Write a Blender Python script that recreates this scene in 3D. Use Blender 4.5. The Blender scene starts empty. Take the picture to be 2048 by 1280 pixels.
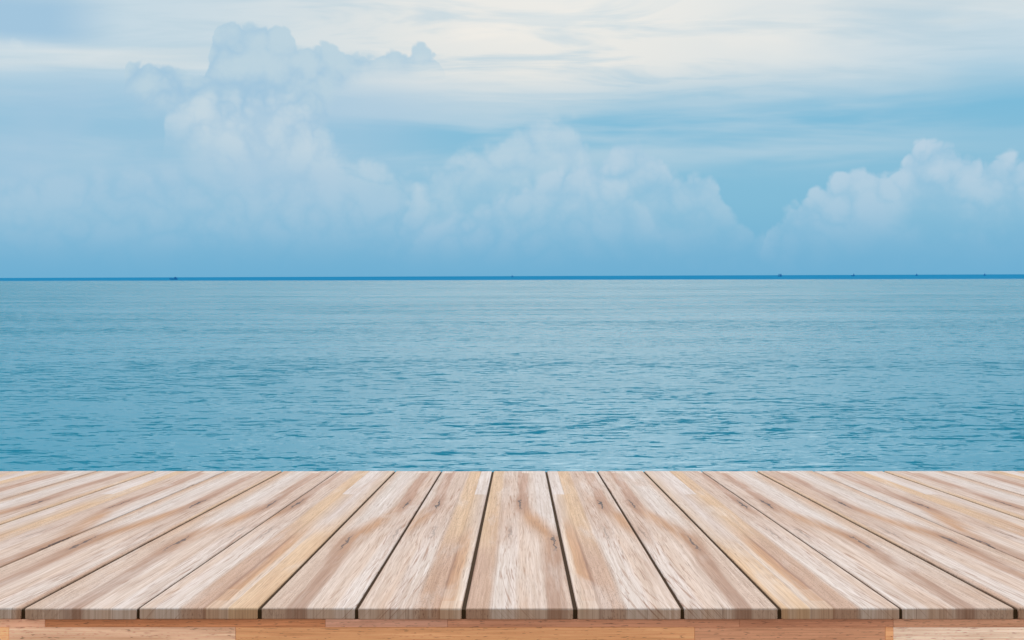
import bpy, bmesh, math, random
from mathutils import Matrix, Vector
random.seed(7)
scn = bpy.context.scene
C = scn.collection
rad = math.radians

# ------------------------------------------------------------------ camera
F = 2800.0                                   # focal length in pixels of the 2048 px wide photograph
PITCH, ROLL = math.atan(88 / F), rad(-0.205)
EYE = Vector((0, 0, 5.0))                    # eye height above the water
cam_d = bpy.data.cameras.new('camera'); cam = bpy.data.objects.new('camera', cam_d); C.objects.link(cam)
R = Matrix.Rotation(math.pi / 2 - PITCH, 4, 'X') @ Matrix.Rotation(ROLL, 4, 'Z')
cam.matrix_world = Matrix.Translation(EYE) @ R
cam_d.sensor_width = 36; cam_d.lens = 36 * F / 2048; cam_d.shift_x = -15 / 2048
cam_d.clip_start = 0.05; cam_d.clip_end = 400000
scn.camera = cam
CR, CU, CF = [R.to_3x3() @ Vector(v) for v in ((1, 0, 0), (0, 1, 0), (0, 0, -1))]

# ------------------------------------------------------------------ view
scn.view_settings.view_transform = 'Standard'; scn.view_settings.look = 'None'
scn.cycles.max_bounces = 5; scn.cycles.diffuse_bounces = 2; scn.cycles.glossy_bounces = 2
scn.view_settings.gamma = 1; scn.view_settings.exposure = 0.0

def lin(r, g, b, k=1.0):
    f = lambda c: ((c / 255 + 0.055) / 1.055) ** 2.4 if c > 10 else c / 255 / 12.92
    return (f(r) * k, f(g) * k, f(b) * k, 1.0)

# ------------------------------------------------------------------ node helper
class NG:
    def __init__(s, tree): s.t = tree; s.n = tree.nodes; s.l = tree.links
    def node(s, typ, **kw):
        n = s.n.new(typ)
        for k, v in kw.items(): setattr(n, k, v)
        return n
    def put(s, sock, v):
        if isinstance(v, bpy.types.NodeSocket): s.l.new(v, sock)
        elif v is not None: sock.default_value = v
    def m(s, op, a, b=None, c=None, clamp=False):
        n = s.node('ShaderNodeMath', operation=op, use_clamp=clamp)
        for i, v in enumerate((a, b, c)): s.put(n.inputs[i], v)
        return n.outputs[0]
    def add(s, a, b): return s.m('ADD', a, b)
    def sub(s, a, b): return s.m('SUBTRACT', a, b)
    def mul(s, a, b): return s.m('MULTIPLY', a, b)
    def step(s, x, lo, hi, o0=0.0, o1=1.0):
        n = s.node('ShaderNodeMapRange', interpolation_type='SMOOTHSTEP')
        for i, v in enumerate((x, lo, hi, o0, o1)): s.put(n.inputs[i], v)
        return n.outputs[0]
    def linmap(s, x, lo, hi, o0=0.0, o1=1.0):
        n = s.node('ShaderNodeMapRange')
        for i, v in enumerate((x, lo, hi, o0, o1)): s.put(n.inputs[i], v)
        return n.outputs[0]
    def xyz(s, x=0.0, y=0.0, z=0.0):
        n = s.node('ShaderNodeCombineXYZ')
        for i, v in enumerate((x, y, z)): s.put(n.inputs[i], v)
        return n.outputs[0]
    def sep(s, v):
        n = s.node('ShaderNodeSeparateXYZ'); s.put(n.inputs[0], v); return n.outputs
    def vm(s, op, a, b=None):
        n = s.node('ShaderNodeVectorMath', operation=op)
        s.put(n.inputs[0], a); s.put(n.inputs[1], b); return n.outputs[0]
    def noise(s, vec, scale=1.0, detail=3.0, rough=0.5, dist=0.0, color=False):
        n = s.node('ShaderNodeTexNoise'); s.put(n.inputs['Vector'], vec)
        n.inputs['Scale'].default_value = scale; n.inputs['Detail'].default_value = detail
        n.inputs['Roughness'].default_value = rough; n.inputs['Distortion'].default_value = dist
        return n.outputs['Color' if color else 0]
    def voro(s, vec, scale, smooth=0.4):
        n = s.node('ShaderNodeTexVoronoi', feature='SMOOTH_F1'); s.put(n.inputs['Vector'], vec)
        n.inputs['Scale'].default_value = scale; n.inputs['Smoothness'].default_value = smooth
        return n.outputs['Distance']
    def mix(s, f, a, b, blend='MIX'):
        n = s.node('ShaderNodeMix', data_type='RGBA', blend_type=blend)
        s.put(n.inputs[0], f); s.put(n.inputs[6], a); s.put(n.inputs[7], b); return n.outputs[2]
    def ramp(s, t, pts, interp='LINEAR'):
        n = s.node('ShaderNodeValToRGB'); cr = n.color_ramp; cr.interpolation = interp
        while len(cr.elements) < len(pts): cr.elements.new(0.5)
        for e, (p, c) in zip(cr.elements, pts): e.position = p; e.color = c
        s.put(n.inputs[0], t); return n.outputs[0]
    def curve(s, t, pts):
        n = s.node('ShaderNodeFloatCurve'); cv = n.mapping.curves[0]
        while len(cv.points) < len(pts): cv.points.new(0.5, 0.5)
        for p, (x, y) in zip(cv.points, pts): p.location = (x, y); p.handle_type = 'AUTO_CLAMPED'
        n.mapping.update(); s.put(n.inputs['Value'], t); return n.outputs[0]

# ------------------------------------------------------------------ sky
SUN_EL, SUN_AZ = rad(41), rad(3)
world = bpy.data.worlds.new('World'); scn.world = world; world.use_nodes = True
g = NG(world.node_tree); g.n.clear()
HZ = lambda x: 552 - (x - 1024) * 0.0036
def azel(x, y):
    a = math.atan((x - 1039) / F); return a, math.atan((HZ(x) - y) * math.cos(a) / F)
A0, A1, E1 = -0.40, 0.40, 0.24               # range of azimuth and elevation covered by the cloud-top curves
def crv(pts):
    out = []
    for x, y in pts:
        a, e = azel(x, y); out.append(((a - A0) / (A1 - A0), max(e, 0) / E1))
    return out
dirv = g.node('ShaderNodeTexCoord').outputs['Generated']
dx, dy, dz = g.sep(dirv)
az = g.m('ARCTAN2', dx, dy)
el = g.m('MAXIMUM', g.m('ARCSINE', dz), 0.0)
K = 10.0                                      # Background strength is 0.1
def col(r, gg, b): return lin(r, gg, b, K)
sky = g.node('ShaderNodeTexSky', sky_type='NISHITA', sun_disc=False, sun_elevation=SUN_EL, sun_rotation=SUN_AZ,
             air_density=1.0, dust_density=0.3, ozone_density=3.0)
base = g.mix(1.0, sky.outputs[0], (0.42, 0.62, 0.62, 1), 'MULTIPLY')
# blue air low over the sea
air = g.ramp(g.linmap(el, 0, 0.24), [(0.0, col(108, 174, 211)), (0.12, col(120, 182, 215)), (0.35, col(134, 189, 217)),
             (0.6, col(116, 185, 218)), (1.0, col(138, 188, 217))])
base = g.mix(g.step(el, 0.25, 0.9, 0.92, 0.15), base, air)
# noise fields
flat = g.xyz(g.m('DIVIDE', dx, g.add(g.m('ABSOLUTE', dz), 0.06)), g.m('DIVIDE', dy, g.add(g.m('ABSOLUTE', dz), 0.06)), 0.0)
stretch = g.vm('MULTIPLY', flat, (0.55, 0.9, 1.0))
st1 = g.noise(stretch, 1.1, 4, 0.58, 0.35)
st2 = g.noise(g.vm('ADD', stretch, (7.3, 1.9, 3.0)), 2.6, 4, 0.6, 0.5)
hor = g.vm('MULTIPLY', dirv, (1.0, 1.0, 7.0))
ve = g.noise(g.vm('ADD', hor, (2.0, 5.0, 0.7)), 4.5, 4, 0.55, 0.3)
n_lo = g.noise(dirv, 9.0, 3, 0.5)
n_md = g.noise(dirv, 26.0, 4, 0.55)
n_bi = g.noise(dirv, 50.0, 0, 0.4)
n_fi = g.noise(dirv, 120.0, 1, 0.5)
def puff(n): return g.sub(g.m('ABSOLUTE', g.sub(g.mul(n, 2.0), 1.0)), 0.22)      # rounded heads, sharp creases
bill = g.add(g.mul(puff(n_bi), 1.0), g.mul(puff(n_fi), 0.42))
# high pale sheet
edge = g.curve(g.linmap(az, A0, A1), crv([(-60, 190), (120, 185), (300, 190), (600, 215), (850, 215), (1100, 215), (1300, 195),
                (1500, 185), (1700, 178), (1850, 165), (2000, 140), (2130, 140)]))
edge = g.mul(edge, E1)
edn = g.add(el, g.add(g.mul(g.sub(ve, 0.5), 0.030), g.mul(g.sub(st1, 0.5), 0.012)))
sheet = g.step(g.sub(edn, edge), -0.027, 0.027)
glow = g.step(g.m('SQRT', g.add(g.m('POWER', g.mul(g.sub(az, 0.03), 0.75), 2.0), g.m('POWER', g.sub(el, 0.19), 2.0))), 0.02, 0.24, 1.0, 0.0)
shc = g.mix(glow, col(206, 221, 229), col(244, 238, 229))
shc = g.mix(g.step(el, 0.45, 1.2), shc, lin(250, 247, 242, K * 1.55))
shc = g.mix(g.mul(g.step(st2, 0.44, 0.66), 0.66), shc, col(190, 211, 222))
shc = g.mix(g.mul(g.step(st1, 0.52, 0.36), 0.3), shc, col(246, 240, 231))
# the veiled sun above the frame brightens the cloud around it
halo = g.step(g.m('SQRT', g.add(g.m('POWER', g.mul(g.sub(az, SUN_AZ), 1.4), 2.0), g.m('POWER', g.sub(el, SUN_EL), 2.0))), 0.05, 0.60, 1.0, 0.0)
shc = g.mix(halo, shc, lin(255, 246, 232, K * 1.7))
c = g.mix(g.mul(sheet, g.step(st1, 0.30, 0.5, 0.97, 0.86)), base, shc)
# bluish bank at the upper left
bank = g.mul(g.step(az, -0.265, -0.325), g.mul(g.step(el, 0.150, 0.165), g.step(el, 0.178, 0.198, 1.0, 0.0)))
c = g.mix(g.mul(bank, g.step(g.add(n_md, g.mul(g.sub(st1, 0.5), 0.6)), 0.28, 0.44, 0.0, 0.95)), c, col(160, 196, 221))
# thin horizontal veils below the sheet
veil = g.mul(g.step(ve, 0.38, 0.62), g.mul(g.step(el, 0.06, 0.09), g.step(el, 0.11, 0.15, 1.0, 0.0)))
veil = g.mul(veil, g.step(az, 0.34, 0.18, 0.25, 1.0))
c = g.mix(g.mul(veil, 0.7), c, col(186, 210, 224))
veil2 = g.mul(g.step(az, 0.0, -0.15), g.mul(g.step(el, 0.01, 0.07), g.step(el, 0.12, 0.15, 1.0, 0.0)))
c = g.mix(g.mul(veil2, g.step(n_lo, 0.35, 0.6, 0.5, 0.8)), c, col(168, 200, 222))

def cumulus(c, pts, lit, shade, soft=0.006, amp=0.022, depth=0.07, dens=0.95, floor=0.012, bot=None, bsoft=0.02):
    """one bank of heaped cloud: its top follows pts (pixels of the photo turned into azimuth and elevation)"""
    azd = g.add(az, g.mul(g.sub(n_md, 0.5), 0.018))
    tt = g.linmap(azd, A0, A1)
    top = g.mul(g.curve(tt, crv(pts)), E1)
    h = g.add(g.sub(top, el), g.mul(bill, amp))
    mask = g.step(h, 0.0, soft)
    fade = g.mul(g.step(h, depth * 0.2, depth, 1.0, 0.0), dens)              # thins out downwards
    if bot:
        bb = g.add(g.mul(g.curve(tt, crv(bot)), E1), g.mul(g.sub(n_md, 0.5), bsoft))
        fade = g.mul(fade, g.step(g.sub(el, bb), -bsoft, bsoft))
    else:
        fade = g.mul(fade, g.step(el, floor - 0.03, floor + 0.075, 0.0, 1.0))
    rel = g.add(g.mul(bill, 0.9), g.add(g.mul(g.sub(n_md, 0.5), 1.3), g.mul(g.step(h, 0.0, depth * 0.8), -0.45)))
    cc = g.mix(g.step(rel, -0.6, 0.25), shade, lit)
    return g.mix(g.mul(mask, fade), c, cc)

OFF = 700
tower = [(-200, OFF), (225, OFF), (240, 190), (262, 128), (300, 118), (340, 122), (380, 150), (420, 132), (430, 66), (455, 44), (520, 42),
         (585, 56), (610, 88), (640, 86), (690, 98), (740, 104), (800, 102), (850, 98), (880, 118), (900, 250), (940, OFF), (2200, OFF)]
tbot = [(-200, 200), (230, 170), (300, 215), (380, 235), (430, 300), (600, 320), (650, 250), (690, 175), (740, 150), (850, 140), (900, 130), (2200, 130)]
c = cumulus(c, tower, col(186, 210, 223), col(160, 196, 220), soft=0.004, amp=0.015, depth=0.14, dens=0.92, bot=tbot, bsoft=0.012)
front = [(-200, OFF), (290, OFF), (325, 250), (345, 192), (400, 172), (470, 182), (540, 165), (600, 182), (640, 240), (700, 300), (800, 330),
         (900, 420), (1000, OFF), (2200, OFF)]
fbot = [(-200, 200), (290, 230), (340, 270), (420, 330), (600, 370), (700, 380), (900, 400), (2200, 400)]
c = cumulus(c, front, col(202, 218, 227), col(172, 202, 222), soft=0.018, amp=0.020, depth=0.13, dens=0.64, bot=fbot, bsoft=0.025)
lowl = [(-200, 240), (0, 280), (150, 300), (300, 290), (450, 330), (600, 300), (760, 330), (900, 380), (1050, 440), (2200, 520)]
c = cumulus(c, lowl, col(172, 202, 222), col(148, 192, 219), soft=0.035, amp=0.03, depth=0.2, dens=0.6, floor=0.0)
mid = [(-200, OFF), (700, 560), (780, 470), (840, 350), (900, 310), (980, 285), (1040, 240), (1090, 220), (1150, 236), (1190, 310), (1250, 350), (1330, 480), (1420, OFF), (2200, OFF)]
c = cumulus(c, mid, col(194, 214, 226), col(166, 200, 222), soft=0.014, amp=0.018, depth=0.12, dens=0.58, floor=0.02)
right = [(-200, OFF), (700, OFF), (860, 450), (960, 400), (1080, 350), (1150, 325), (1205, 308), (1235, 270), (1262, 270), (1300, 298), (1330, 316),
         (1350, 345), (1380, 336), (1430, 352), (1450, 400), (1500, 445), (1560, 490), (1700, 580), (2200, OFF)]
c = cumulus(c, right, col(190, 211, 226), col(158, 197, 221), soft=0.009, amp=0.014, depth=0.12, dens=0.6, floor=0.01)
far = [(-200, OFF), (1470, OFF), (1540, 450), (1600, 390), (1660, 358), (1720, 336), (1790, 334), (1812, 308), (1838, 276), (1880, 278), (1920, 298),
       (1965, 318), (1990, 304), (2030, 310), (2080, 330), (2150, 370), (2220, 350)]
c = cumulus(c, far, col(196, 214, 228), col(158, 197, 221), soft=0.006, amp=0.014, depth=0.10, dens=0.72, floor=0.01)
low = [(-200, 420), (300, 430), (700, 410), (1000, 420), (1200, 400), (1400, 440), (1540, 455), (1600, 395), (1680, 390), (1740, 380), (1790, 415),
       (1860, 440), (1950, 450), (2200, 440)]
c = cumulus(c, low, col(172, 202, 223), col(152, 194, 220), soft=0.022, amp=0.014, depth=0.14, dens=0.5, floor=0.0)
# air thickens right above the horizon
c = g.mix(g.step(el, -0.01, 0.055, 0.95, 0.0), c, col(110, 175, 211))
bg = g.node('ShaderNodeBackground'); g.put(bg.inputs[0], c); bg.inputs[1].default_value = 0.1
g.l.new(bg.outputs[0], g.node('ShaderNodeOutputWorld').inputs[0])

# ------------------------------------------------------------------ sun behind thin cloud, over the sea ahead
sd = bpy.data.lights.new('sun', 'SUN'); sun = bpy.data.objects.new('sun', sd); C.objects.link(sun)
sd.energy = 1.0; sd.angle = rad(44); sd.color = (1.0, 0.96, 0.91)
to_sun = Vector((math.sin(SUN_AZ) * math.cos(SUN_EL), math.cos(SUN_AZ) * math.cos(SUN_EL), math.sin(SUN_EL)))
sun.rotation_euler = to_sun.to_track_quat('Z', 'Y').to_euler(); sun.location = (0, 0, 60)

# ------------------------------------------------------------------ object helpers
def mat(name):
    m = bpy.data.materials.new(name); m.use_nodes = True
    gg = NG(m.node_tree); return m, gg, gg.n['Principled BSDF']
def link(name, me, parent=None, m=None):
    o = bpy.data.objects.new(name, me); C.objects.link(o); o.parent = parent
    if m and not me.materials: me.materials.append(m)
    return o
def from_bm(name, bm, parent=None, m=None, smooth=False):
    me = bpy.data.meshes.new(name); bmesh.ops.recalc_face_normals(bm, faces=bm.faces); bm.to_mesh(me); bm.free()
    if smooth:
        for p in me.polygons: p.use_smooth = True
    return link(name, me, parent, m)
def box(bm, x0, x1, y0, y1, z0, z1, bev=0.0):
    r = bmesh.ops.create_cube(bm, size=1.0)
    for v in r['verts']:
        v.co = Vector(((x0 + x1) / 2 + v.co.x * (x1 - x0), (y0 + y1) / 2 + v.co.y * (y1 - y0), (z0 + z1) / 2 + v.co.z * (z1 - z0)))
    if bev:
        es = list({e for v in r['verts'] for e in v.link_edges})
        bmesh.ops.bevel(bm, geom=es, offset=bev, segments=1, affect='EDGES')
def tube(bm, a, b, r0, r1, n=10):
    a, b = Vector(a), Vector(b); d = (b - a); q = d.to_track_quat('Z', 'Y').to_matrix().to_4x4()
    bmesh.ops.create_cone(bm, cap_ends=True, segments=n, radius1=r0, radius2=r1, depth=d.length, matrix=Matrix.Translation((a + b) / 2) @ q)

# ------------------------------------------------------------------ sea
m_sea, g, p = mat('sea_water')
pos = g.node('ShaderNodeNewGeometry').outputs['Position']
px_, py_, _ = g.sep(pos)
def wfield(sx, sy, off, detail, rough=0.55, dist=0.0):
    return g.noise(g.vm('ADD', g.vm('MULTIPLY', pos, (sx, sy, 0.0)), (off, off * 1.7, off * 0.3)), 1.0, detail, rough, dist)
swell = g.sub(wfield(0.022, 0.055, 3.1, 2.0), 0.5)
chop = g.sub(wfield(0.8, 1.9, 11.0, 3.0, 0.6, 0.3), 0.5)
rip = g.sub(wfield(2.6, 6.0, 23.0, 3.0, 0.6, 0.4), 0.5)
chx = g.sub(wfield(0.7, 1.1, 41.0, 3.0, 0.6), 0.5)
patch = wfield(0.004, 0.02, 5.0, 3.0)
amp = g.mul(g.step(patch, 0.35, 0.65, 0.8, 1.15), g.step(wfield(0.035, 0.16, 15.0, 3.0), 0.36, 0.66, 0.75, 1.5))
mixn = g.add(g.mul(swell, 0.25), g.add(g.mul(chop, 0.9), g.mul(rip, 0.75)))
steep = g.step(g.mul(mixn, amp), -0.02, 0.14)                      # short steep faces turned to the viewer, the rest lies flatter
sl = g.add(g.mul(steep, -0.68), g.add(g.mul(chop, 0.22), g.mul(rip, 0.20)))
slx = g.mul(amp, g.add(g.mul(chx, 0.30), g.mul(rip, 0.12)))
# wind-ruffled deep water far out: its near edge slants away to the left
fedge = g.add(g.add(g.mul(px_, -0.55), 1650.0), g.mul(g.sub(wfield(0.0016, 0.0004, 9.0, 3.0), 0.5), 500.0))
deep = g.step(g.sub(py_, fedge), -250.0, 350.0)
p.inputs['Base Color'].default_value = lin(20, 105, 150)
g.put(p.inputs['Base Color'], g.mix(deep, lin(0, 138, 170), lin(42, 138, 186)))
p.inputs['IOR'].default_value = 1.333; p.inputs['Specular Tint'].default_value = (0.88, 0.98, 1.0, 1)
g.put(p.inputs['Specular IOR Level'], g.linmap(deep, 0, 0.85, 0.21, 0.0))
p.inputs['Roughness'].default_value = 0.15
nrm = g.vm('NORMALIZE', g.xyz(slx, g.sub(sl, 0.065), 1.0))     # slopes facing the viewer hide those behind them
g.put(p.inputs['Normal'], nrm)
bm = bmesh.new()
ys = [-60000, -3000, -300, 0, 60, 200, 700, 2500, 9000, 30000, 90000]
xs = [-90000, -30000, -6000, -1200, -200, 0, 200, 1200, 6000, 30000, 90000]
vs = [[bm.verts.new((x, y, 0)) for x in xs] for y in ys]
for i in range(len(ys) - 1):
    for j in range(len(xs) - 1): bm.faces.new((vs[i][j], vs[i][j + 1], vs[i + 1][j + 1], vs[i + 1][j]))
sea = from_bm('sea', bm, None, m_sea); sea['kind'] = 'structure'

# ------------------------------------------------------------------ the terrace added out of view to bounce light onto the platform front
m_ter, g, p = mat('bounce_concrete')
tn = g.noise(g.node('ShaderNodeTexCoord').outputs['Object'], 1.3, 6, 0.65)
g.put(p.inputs['Base Color'], g.ramp(tn, [(0.3, (0.40, 0.36, 0.31, 1)), (0.7, (0.56, 0.51, 0.45, 1))])); p.inputs['Roughness'].default_value = 0.9
bm = bmesh.new(); box(bm, -14, 14, -12, 3.1, -3.0, 3.5, 0.03)
ter = from_bm('bounce_terrace', bm, None, m_ter); ter['kind'] = 'structure'

# ------------------------------------------------------------------ wooden platform
ALB = 1.0
W = lambda r, gg, b: lin(r, gg * 0.995, min(255, b * 1.015), ALB)
D0 = F * 0.2 / 220.7                          # metres from the eye to the front edge: boards average 0.2 m wide
PX = D0 / F                                   # metres per pixel at the front edge
LEN = D0 * (524 / 250 - 1)
slope = math.atan(52 / F)
ey = CF * math.cos(slope) - CU * math.sin(slope)
ez = CR.cross(ey).normalized()
org = EYE + CF * D0 - CU * ((1216 - 640) * PX)
deck = bpy.data.objects.new('wooden_platform', None); C.objects.link(deck)
deck.matrix_world = Matrix((CR.to_4d(), ey.to_4d(), ez.to_4d(), (0, 0, 0, 1))).transposed()
dm = Matrix.Identity(4)
for i, v in enumerate((CR, ey, ez, org)):
    for k in range(3): dm[k][i] = v[k]
deck.matrix_world = dm
deck['label'] = 'pale bleached timber platform of long planks over a brown laminated front beam'
deck['category'] = 'platform'

UM = 390.0
def plank_material():
    m, g, p = mat('bleached_laminated_wood')
    uv = g.node('ShaderNodeUVMap', uv_map='grain').outputs[0]
    u0, v, _ = g.sep(uv)                      # u: pixels across the laminated panel, v: metres along
    seed = g.node('ShaderNodeAttribute', attribute_type='OBJECT', attribute_name='seed').outputs['Fac']
    U = g.mul(u0, PX)
    def nz(su, sv, detail=3, rough=0.55, dist=0.0, off=0.0, uu=None):
        return g.noise(g.xyz(g.mul(uu or U, su), g.mul(v, sv), g.add(seed, off)), 1.0, detail, rough, dist)
    w1 = g.sub(nz(5, 0.9, 2, off=1), 0.5); w2 = g.sub(nz(28, 3.0, 3, off=2), 0.5)
    u = g.add(u0, g.add(g.mul(w1, 12), g.mul(w2, 6)))
    t = g.m('DIVIDE', u, UM)
    P = lambda x: x / UM
    rf = g.ramp(t, [(0, W(224, 188, 150)), (P(56), W(228, 196, 162)), (P(60), W(232, 214, 200)), (P(72), W(226, 200, 176)), (P(78), W(208, 164, 126)),
        (P(99), W(200, 154, 120)), (P(104), W(164, 124, 102)), (P(110), W(206, 172, 150)), (P(148), W(204, 170, 146)), (P(160), W(228, 214, 204)),
        (P(202), W(228, 212, 202)), (P(214), W(224, 200, 182)), (P(258), W(226, 206, 192)), (P(300), W(222, 200, 184)),
        (P(312), W(216, 190, 172)), (P(350), W(218, 194, 176)), (P(390), W(212, 184, 162))])
    rb = g.ramp(t, [(0, W(214, 188, 164)), (P(50), W(218, 202, 194)), (P(96), W(212, 184, 158)), (P(108), W(222, 188, 152)), (P(145), W(220, 188, 156)),
        (P(156), W(212, 188, 172)), (P(200), W(214, 190, 174)), (P(212), W(214, 192, 178)), (P(254), W(216, 196, 182)),
        (P(275), W(220, 206, 198)), (P(320), W(224, 212, 204)), (P(360), W(210, 178, 152)), (P(390), W(206, 168, 140))])
    bl = g.step(g.add(v, g.mul(g.sub(nz(9, 0.7, 3, off=3), 0.5), 1.6)), 0.55, 1.45)
    c = g.mix(bl, rf, rb)
    # brown heartwood streak that wanders along the panel
    vt = g.m('DIVIDE', v, LEN)
    bc = g.mul(g.curve(vt, [(0, 0.735), (0.18, 0.742), (0.30, 0.765), (0.45, 0.66), (0.60, 0.575), (0.8, 0.585), (1.0, 0.585)]), UM)
    bd = g.m('ABSOLUTE', g.sub(g.add(u, g.mul(g.sub(nz(40, 2.5, 3, off=5), 0.5), 16)), bc))
    bm_ = g.step(bd, g.linmap(g.m('ABSOLUTE', g.sub(vt, 0.38)), 0.05, 0.25, 0.0, 15.0), g.linmap(g.m('ABSOLUTE', g.sub(vt, 0.38)), 0.05, 0.25, 58.0, 25.0), 1.0, 0.0)
    bcol = g.ramp(vt, [(0.0, W(182, 148, 128)), (0.22, W(186, 148, 124)), (0.34, W(192, 144, 104)), (0.48, W(200, 154, 116)), (0.62, W(188, 150, 128)), (1.0, W(194, 158, 138))])
    c = g.mix(g.mul(bm_, g.step(nz(50, 1.2, 3, off=27), 0.30, 0.55, 0.55, 0.98)), c, bcol)
    def rect(c, ua, ub, va, vb, cc, f=0.9):
        k = g.mul(g.mul(g.m('GREATER_THAN', u0, ua), g.m('LESS_THAN', u0, ub)), g.mul(g.m('GREATER_THAN', v, va), g.m('LESS_THAN', v, vb)))
        return g.mix(g.mul(k, f), c, cc)
    c = rect(c, 58, 103, LEN * 0.70, 9, W(226, 214, 208))
    c = rect(c, 60, 103, -9, LEN * 0.027, W(222, 196, 174), 0.8)
    c = rect(c, 78, 106, -9, LEN * 0.071, W(216, 182, 154), 0.55)
    c = rect(c, 222, 268, LEN * 0.97, 9, W(228, 212, 200))
    for ua in (60.5, 104.0, 157.0):                # glue lines between the staves
        c = g.mix(g.mul(g.step(g.m('ABSOLUTE', g.sub(g.add(u0, g.mul(w2, 2.0)), ua)), 0.3, 1.1, 1.0, 0.0), 0.4), c, W(150, 108, 84))
    # soft stains
    s1 = nz(11, 1.1, 4, 0.6, 0.4, off=7)
    c = g.mix(g.mul(g.step(s1, 0.52, 0.74), 0.35), c, W(198, 154, 120))
    c = g.mix(g.mul(g.step(nz(16, 1.6, 4, 0.6, 0.4, off=9), 0.50, 0.70), 0.42), c, W(230, 218, 210))
    c = g.mix(g.mul(g.step(nz(60, 1.5, 4, 0.6, 0.2, off=15), 0.54, 0.74), 0.24), c, W(168, 128, 104))
    # grain
    gr = nz(380, 3.0, 4, 0.65, 0.0, off=11, uu=g.add(U, g.mul(w2, 0.02)))
    c = g.mix(1.0, c, g.mix(g.step(nz(130, 1.6, 3, 0.6, off=29), 0.32, 0.66), (0.90, 0.86, 0.82, 1), (1.05, 1.05, 1.05, 1)), 'MULTIPLY')
    c = g.mix(1.0, c, g.mix(g.step(gr, 0.30, 0.72), (0.84, 0.80, 0.76, 1), (1.07, 1.07, 1.07, 1)), 'MULTIPLY')
    # pores: fine dashes and denser specks in the speckled strips
    po = nz(640, 10, 2, 0.5, off=13)
    c = g.mix(g.mul(g.mul(g.step(po, 0.58, 0.68), g.step(nz(14, 2.0, 2, off=33), 0.35, 0.6, 0.15, 1.0)), 0.55), c, W(140, 100, 78))
    spk = nz(420, 130, 2, 0.6, off=17)
    spm = g.add(g.mul(g.step(u, 104, 112), g.step(u, 150, 165, 1.0, 0.0)), g.mul(g.step(u, 306, 316), 0.7))
    c = g.mix(g.mul(g.mul(g.step(spk, 0.54, 0.68), spm), 0.6), c, W(134, 98, 80))
    # longer slanting flecks in the pale strip
    fl = nz(230, 4.0, 3, 0.55, 0.5, off=19, uu=g.add(U, g.mul(v, g.add(g.linmap(v, 0, 1.0, 0.10, 0.02), g.step(v, -0.0002, -0.0006, 0.0, 0.9)))))
    flm = g.mul(g.step(u, 150, 165), g.step(u, 205, 262, 1.0, 0.35))
    c = g.mix(g.mul(g.mul(g.step(fl, 0.56, 0.66), flm), 0.7), c, W(160, 116, 90))
    c = g.mix(g.mul(g.step(nz(240, 4.0, 2, 0.5, 0.2, off=23), 0.68, 0.74), 0.5), c, W(128, 92, 74))
    # knots
    for uk, vk, f in ((214, LEN * 0.60, 1.0), (304, LEN * 0.305, 0.85), (186, LEN * 0.37, 0.35)):
        q = g.sub(nz(60, 14, 3, 0.6, off=31), 0.5)
        du = g.mul(g.add(g.sub(u0, uk), g.mul(q, 34)), PX); dv = g.sub(v, vk)
        d = g.m('SQRT', g.add(g.m('POWER', g.m('DIVIDE', du, 0.030), 2.0), g.m('POWER', g.m('DIVIDE', dv, 0.42), 2.0)))
        c = g.mix(g.mul(g.step(d, 0.1, 1.0, 1.0, 0.0), 0.6 * f), c, W(164, 120, 94))
        d2 = g.m('SQRT', g.add(g.m('POWER', g.m('DIVIDE', du, 0.0042), 2.0), g.m('POWER', g.m('DIVIDE', dv, 0.17), 2.0)))
        c = g.mix(g.mul(g.step(d2, 0.45, 1.0, 1.0, 0.0), 0.92 * f), c, W(66, 60, 62))
    c = g.mix(g.step(v, -0.0005, -0.0030), c, g.mix(1.0, c, (0.76, 0.62, 0.52, 1), 'MULTIPLY'))      # end grain is darker wood
    g.put(p.inputs['Base Color'], c)
    p.inputs['Roughness'].default_value = 0.68; p.inputs['Specular IOR Level'].default_value = 0.25
    bp = g.node('ShaderNodeBump'); bp.inputs['Strength'].default_value = 0.35; bp.inputs['Distance'].default_value = 0.0012
    g.put(bp.inputs['Height'], g.sub(gr, g.mul(g.step(po, 0.6, 0.7), 0.6))); g.put(p.inputs['Normal'], bp.outputs[0])
    return m
m_plank = plank_material()

# gap centres in front-edge pixels (right of the middle line at 1039) and gap widths
front = {0: (0, 111.5)}
edges = [111.5, 326, 520, 763, 993, 1231, 1524, 1769, 2080, 2310, 2545]        # right edge of board 0, 1, 2 ...
gaps = [8.6, 7, 8, 6, 8.5, 7, 8, 8, 6, 8, 8]
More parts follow.
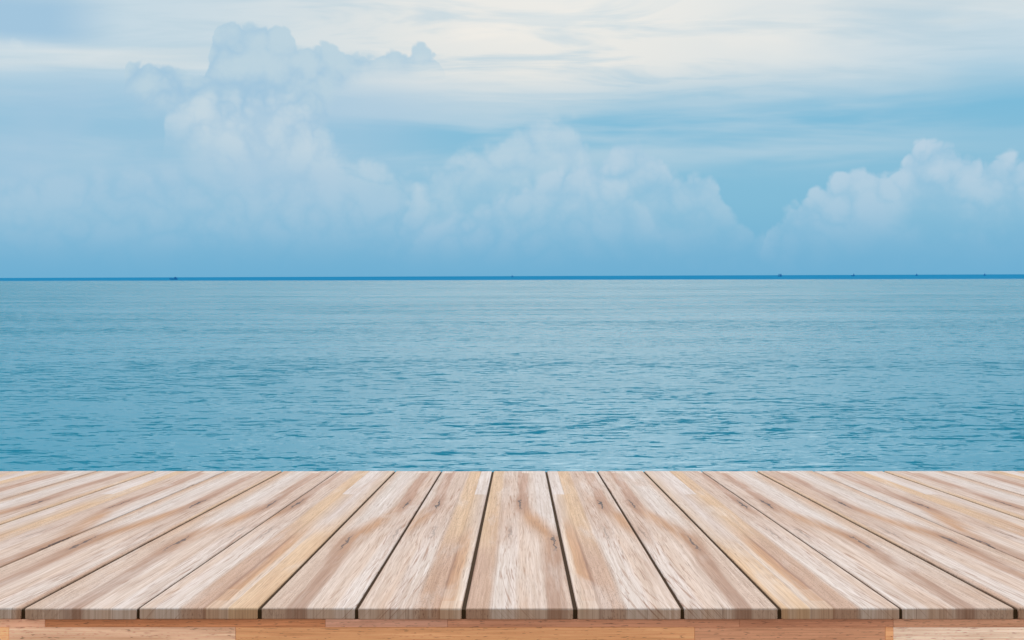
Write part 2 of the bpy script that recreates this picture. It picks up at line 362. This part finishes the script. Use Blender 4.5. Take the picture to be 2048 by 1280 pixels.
# which strip of the laminated panel each board shows: start (px), may be flipped
wins = {0: (105, False), 1: (60, False), 2: (170, False), 3: (0, False), 4: (158, False), 5: (140, False), 6: (20, True),
        7: (130, False), 8: (40, True), 9: (120, False), 10: (90, True)}
TH = 22 * PX * 1.02
def plank(x0, x1, um, seed):
    """board with eased edges; um maps local x to panel pixels"""
    b = 0.0016; dz = random.uniform(-0.0006, 0.0006); y0 = random.uniform(-0.0015, 0.0015); y1 = LEN + random.uniform(-0.004, 0.004)
    prof = [(x0 + b, 0), (x1 - b, 0), (x1, -b), (x1, -TH + b), (x1 - b, -TH), (x0 + b, -TH), (x0, -TH + b), (x0, -b)]
    bm = bmesh.new(); uvl = bm.loops.layers.uv.new('grain')
    rings = []
    for y, ins in ((y0, b * 0.8), (y0 + b, 0), (y1 - b, 0), (y1, b * 0.8)):
        cx = (x0 + x1) / 2
        rings.append([bm.verts.new((x + (ins if x < cx else -ins), y, z + dz - (ins if z > -TH / 2 else -ins))) for x, z in prof])
    for a, bb in zip(rings, rings[1:]):
        for i in range(8): bm.faces.new((a[i], a[(i + 1) % 8], bb[(i + 1) % 8], bb[i]))
    bm.faces.new(rings[0]); bm.faces.new(list(reversed(rings[-1])))
    for f in bm.faces:
        for l in f.loops:
            co = l.vert.co; l[uvl].uv = (um(co.x), (co.y - y0) + co.z * 0.9 if co.y > LEN / 2 or co.z < -b * 1.6 + dz else max(co.y - y0, 0.0))
    o = from_bm('plank', bm, deck, m_plank); o['seed'] = seed
    return o
m_gap_shade, g, p = mat('gap_shade_brown')  # dark strips set in the open gaps stand in for their shade
nn = g.noise(g.node('ShaderNodeTexCoord').outputs['Object'], 60, 3)
g.put(p.inputs['Base Color'], g.mix(nn, (0.042, 0.021, 0.008, 1), (0.062, 0.032, 0.013, 1))); p.inputs['Roughness'].default_value = 0.9; p.inputs['Specular IOR Level'].default_value = 0.1
prev = {1: None, -1: None}
for i in range(11):
    for s in ((1,) if i == 0 else (1, -1)):
        if i == 0: xa, xb = (-edges[0] + gaps[0] / 2), (edges[0] - gaps[0] / 2)
        else: xa, xb = edges[i - 1] + gaps[i - 1] / 2, edges[i] - gaps[i] / 2
        st, flip = wins[i]; wd = xb - xa
        def um(x, s=s, xa=xa, st=st, flip=flip, wd=wd):
            q = x / PX * s - xa
            return st + (wd - q if flip else q) * min(1, (UM - st) / wd)
        x0, x1 = (xa * PX, xb * PX) if s > 0 else (-xb * PX, -xa * PX)
        plank(x0, x1, um, 3.7 * i + (1.9 if s < 0 else 0))
for i in range(10):
    for s in (1, -1):
        x = s * edges[i] * PX; w = gaps[i] * PX / 2 + 0.0008
        bm = bmesh.new(); box(bm, x - w, x + w, 0.0035, LEN - 0.006, -TH + 0.001, -0.0035)
        from_bm('gap_shade', bm, deck, m_gap_shade)

# brown laminated beam under the front edge, glued up from staves
def stave_material():
    m, g, p = mat('brown_laminated_wood')
    co = g.node('ShaderNodeTexCoord').outputs['Object']
    x, y, z = g.sep(co)
    seed = g.node('ShaderNodeAttribute', attribute_type='OBJECT', attribute_name='seed').outputs['Fac']
    tone = g.node('ShaderNodeAttribute', attribute_type='OBJECT', attribute_name='tone').outputs['Color']
    def nz(sx, sz, detail=3, rough=0.55, dist=0.0, off=0.0):
        return g.noise(g.xyz(g.mul(x, sx), g.mul(z, sz), g.add(seed, off)), 1.0, detail, rough, dist)
    c = g.mix(g.mul(g.step(nz(2.2, 40, 4, 0.6, 0.3), 0.42, 0.68), 0.55), tone, g.mix(1.0, tone, (0.66, 0.56, 0.50, 1), 'MULTIPLY'))
    c = g.mix(g.mul(g.step(nz(3.0, 60, 4, 0.6, 0.3, 5), 0.50, 0.70), 0.5), c, g.mix(1.0, tone, (1.25, 1.3, 1.35, 1), 'MULTIPLY'))
    gr = nz(9, 420, 4, 0.65, 0, 3)
    c = g.mix(1.0, c, g.mix(g.step(gr, 0.3, 0.72), (0.78, 0.74, 0.70, 1), (1.06, 1.06, 1.06, 1)), 'MULTIPLY')
    c = g.mix(g.mul(g.step(nz(70, 520, 2, 0.5, 0, 7), 0.60, 0.70), 0.55), c, W(104, 66, 48))
    c = g.mix(g.mul(g.step(nz(14, 170, 3, 0.5, 0.3, 13), 0.66, 0.73), 0.5), c, W(112, 70, 52))
    g.put(p.inputs['Base Color'], c)
    p.inputs['Roughness'].default_value = 0.6; p.inputs['Specular IOR Level'].default_value = 0.3
    bp = g.node('ShaderNodeBump'); bp.inputs['Strength'].default_value = 0.3; bp.inputs['Distance'].default_value = 0.0012
    g.put(bp.inputs['Height'], gr); g.put(p.inputs['Normal'], bp.outputs[0])
    return m
m_stave = stave_material()
HW = edges[-1] * PX
m_under, g, p = mat('weathered_under_timber')
co = g.node('ShaderNodeTexCoord').outputs['Object']
g.put(p.inputs['Base Color'], g.ramp(g.noise(g.vm('MULTIPLY', co, (3, 30, 30)), 1.0, 4, 0.6), [(0.3, (0.07, 0.045, 0.03, 1)), (0.7, (0.17, 0.115, 0.08, 1))]))
p.inputs['Roughness'].default_value = 0.85
bm = bmesh.new(); box(bm, -HW, HW, 0.032, 0.09, -TH - 0.172, -TH - 0.001, 0.002)
beam = from_bm('front_beam', bm, deck, m_under)
X = lambda px: (px - 1039) * PX
TONE = 2.4
rows = [  # (top, bottom in front px below the board underside, [(x0, x1, rgb)])
    (0.5, 17, [(-1500, -700, (180, 118, 86)), (-700, 88, (200, 142, 112)), (88, 650, (166, 102, 66)), (650, 895, (176, 122, 98)), (895, 1480, (166, 108, 80)),
             (1480, 1788, (164, 106, 78)), (1788, 2150, (172, 118, 90)), (2150, 2900, (190, 130, 96)), (2900, 3580, (172, 112, 80))]),
    (17, 68, [(-1500, -500, (188, 132, 98)), (-500, 16, (214, 154, 108)), (16, 470, (198, 150, 120)), (470, 1390, (190, 130, 88)), (1390, 1772, (172, 116, 86)),
              (1772, 1788, (204, 140, 96)), (1788, 2350, (218, 182, 158)), (2350, 3000, (186, 128, 94)), (3000, 3580, (200, 146, 112))]),
    (68, 165, [(-1500, -300, (182, 122, 88)), (-300, 700, (206, 158, 126)), (700, 1300, (184, 124, 86)), (1300, 2200, (212, 170, 142)), (2200, 3580, (186, 126, 92))])]
k = 0
for ta, tb, items in rows:
    for xa, xb, c3 in items:
        k += 1; pr = random.uniform(0.0, 0.0012)
        x0, x1 = max(X(xa), -HW), min(X(xb), HW); cx, cz = (x0 + x1) / 2, -TH - (ta + tb) / 2 * PX
        bm = bmesh.new(); hz_ = (tb - ta) / 2 * PX - 0.00015
        box(bm, x0 - cx + 0.00015, x1 - cx - 0.00015, 0.006 - pr, 0.0318, -hz_, hz_, 0.0005)
        o = from_bm('stave', bm, beam, m_stave); o.location = (cx, 0, cz); o['seed'] = k * 2.3
        o['tone'] = [v * q for v, q in zip(lin(*c3, TONE * ALB)[:3], (1.0, 1.03, 1.07))]

# bearers and piles that carry the platform
for y in (0.30, 1.05, 1.80, 2.56):
    bm = bmesh.new(); box(bm, -HW + 0.01, HW - 0.01, y - 0.04, y + 0.04, -TH - 0.142, -TH - 0.001, 0.003)
    from_bm('bearer', bm, deck, m_under)
for y in (0.30, 2.56):
    for x in (-2.0, -0.7, 0.7, 2.0):
        top = dm @ Vector((x, y, -TH - 0.135))
        bm = bmesh.new(); tube(bm, (0, 0, (-top.z - 2.5) if y > 1 else 3.5 - top.z), (0, 0, 0), 0.105, 0.095, 14)
        o = from_bm('pile', bm, deck, m_under, True)
        o.matrix_local = dm.inverted() @ Matrix.Translation(top)

# ------------------------------------------------------------------ boats far out
def ship_mat(name, c, r=0.6):
    m, g, p = mat(name)
    nn = g.noise(g.node('ShaderNodeTexCoord').outputs['Object'], 0.8, 4)
    g.put(p.inputs['Base Color'], g.mix(nn, tuple(v * 0.8 for v in c[:3]) + (1,), tuple(v * 1.15 for v in c[:3]) + (1,)))
    p.inputs['Roughness'].default_value = r; return m
m_hull = ship_mat('haze_blue_hull', (0.008, 0.25, 0.58, 1))  # blue airlight of distance is put into hull, house and metal colours
m_house = ship_mat('haze_blue_house', (0.01, 0.28, 0.62, 1))
m_dark = ship_mat('haze_blue_metal', (0.01, 0.22, 0.50, 1))
m_win = ship_mat('ship_window_glass', (0.01, 0.03, 0.05, 1), 0.1)
def hull(name, L_, B, H, bow, parent):
    bm = bmesh.new(); N = 12; rings = []
    for i in range(N + 1):
        t = i / N; x = -L_ / 2 + L_ * t
        w = B / 2 * (1 - max(0, (0.45 - t) / 0.45) ** 2.2) * (1 - 0.15 * max(0, (t - 0.8) / 0.2)); w = max(w, 0.06)
        sheer = H * (1 + bow * max(0, (0.5 - t) / 0.5) ** 2 + 0.12 * max(0, (t - 0.7) / 0.3))
        rake = -L_ * 0.05 * max(0, (0.3 - t) / 0.3)
        rings.append([bm.verts.new(v) for v in ((x + rake, -w, sheer), (x, -w * 0.86, 0.35 * H), (x - rake * 0.8, -w * 0.45, -0.8), (x - rake * 0.8, w * 0.45, -0.8),
                                                (x, w * 0.86, 0.35 * H), (x + rake, w, sheer), (x, w * 0.85, sheer - 0.5), (x, -w * 0.85, sheer - 0.5))])
    for a, b in zip(rings, rings[1:]):
        for j in range(8): bm.faces.new((a[j], a[(j + 1) % 8], b[(j + 1) % 8], b[j]))
    bm.faces.new(rings[0]); bm.faces.new(list(reversed(rings[-1])))
    return from_bm('hull', bm, parent, m_hull)
def part(name, parent, m, boxes=(), tubes=(), bev=0.0):
    bm = bmesh.new()
    for b in boxes: box(bm, *b, bev)
    for t in tubes: tube(bm, *t, 8)
    return from_bm(name, bm, parent, m)
def place(px, dist, flip=False):
    a = (px - 1039) / F
    e = bpy.data.objects.new('fishing_boat', None); C.objects.link(e)
    e.location = (a * dist, dist, 0); e.rotation_euler = (0, 0, math.pi if flip else 0); return e
def trawler(e, L_, H, hs):
    s = L_ / 21.0
    hull('hull', L_, 5.6 * s, H, 0.75, e)
    wh = part('wheelhouse', e, m_house, [(1.5 * s, 8.6 * s, -2 * s, 2 * s, H - 0.5, H + hs * 0.62), (2.4 * s, 6.6 * s, -1.6 * s, 1.6 * s, H + hs * 0.62, H + hs)], bev=0.06)
    part('roof', wh, m_dark, [(2.0 * s, 7.0 * s, -1.9 * s, 1.9 * s, H + hs, H + hs + 0.18)])
    for i in range(3): part('window', wh, m_win, [((2.7 + i * 1.3) * s, (3.6 + i * 1.3) * s, -1.6 * s - 0.03, -1.6 * s + 0.02, H + hs * 0.72, H + hs * 0.92)])
    part('mast', e, m_dark, tubes=[((4.5 * s, 0, H + hs), (4.5 * s, 0, H + hs + 2.2 * s), 0.12, 0.07)])
    part('boom', e, m_dark, tubes=[((-5 * s, 0, H), (-5 * s, 0, H + 2.6 * s), 0.14, 0.09), ((-5 * s, 0, H + 1.2), (0.5 * s, 0, H + 2.4 * s), 0.09, 0.06)])
    part('net_pile', e, m_dark, [(-4 * s, 0.5 * s, -1.4 * s, 1.4 * s, H - 0.5, H + 0.5)], bev=0.2)
e = place(348, 3050); trawler(e, 17.5, 1.9, 3.3)
e['label'] = 'dark blue fishing boat with tall wheelhouse aft, the largest boat out on the sea'; e['category'] = 'boat'; e['group'] = 'boats near the horizon'
# a wide squid boat with a canopy on posts
e = place(1560, 5200)
hull('hull', 15.5, 4.8, 2.6, 0.4, e)
part('canopy', e, m_house, [(-6.0, 6.2, -2.1, 2.1, 7.6, 9.2)], bev=0.08)
for x in (-5.0, -1.5, 2.0, 5.2):
    for y in (-1.8, 1.8): part('post', e, m_dark, tubes=[((x, y, 2.1), (x, y, 7.7), 0.25, 0.25)])
part('cabin', e, m_house, [(0.0, 4.8, -1.5, 1.5, 2.0, 6.4)], bev=0.06)
e['label'] = 'tiny wide boat with a long flat canopy above its deck, on the horizon'; e['category'] = 'boat'; e['group'] = 'boats near the horizon'
e = place(1706, 5200); trawler(e, 12.5, 2.2, 6.6)
e['label'] = 'tiny dark boat with stepped cabin on the horizon, next along from the canopied boat'; e['category'] = 'boat'; e['group'] = 'boats near the horizon'
for pxx, d in ((1833, 5600), (1969, 5600), (1025, 5900)):
    e = place(pxx, d, pxx == 1025)
    hull('hull', 10.0, 3.4, 2.0, 0.5, e)
    part('cabin', e, m_house, [(-1.6, 2.8, -1.2, 1.2, 1.4, 7.2)], bev=0.05)
    part('mast', e, m_dark, tubes=[((0.6, 0, 7.1), (0.6, 0, 11.5 if pxx != 1025 else 9.5), 0.45, 0.3)])
    e['label'] = 'mere speck of a small masted boat on the far horizon line'; e['category'] = 'boat'; e['group'] = 'small masted boats on the horizon'
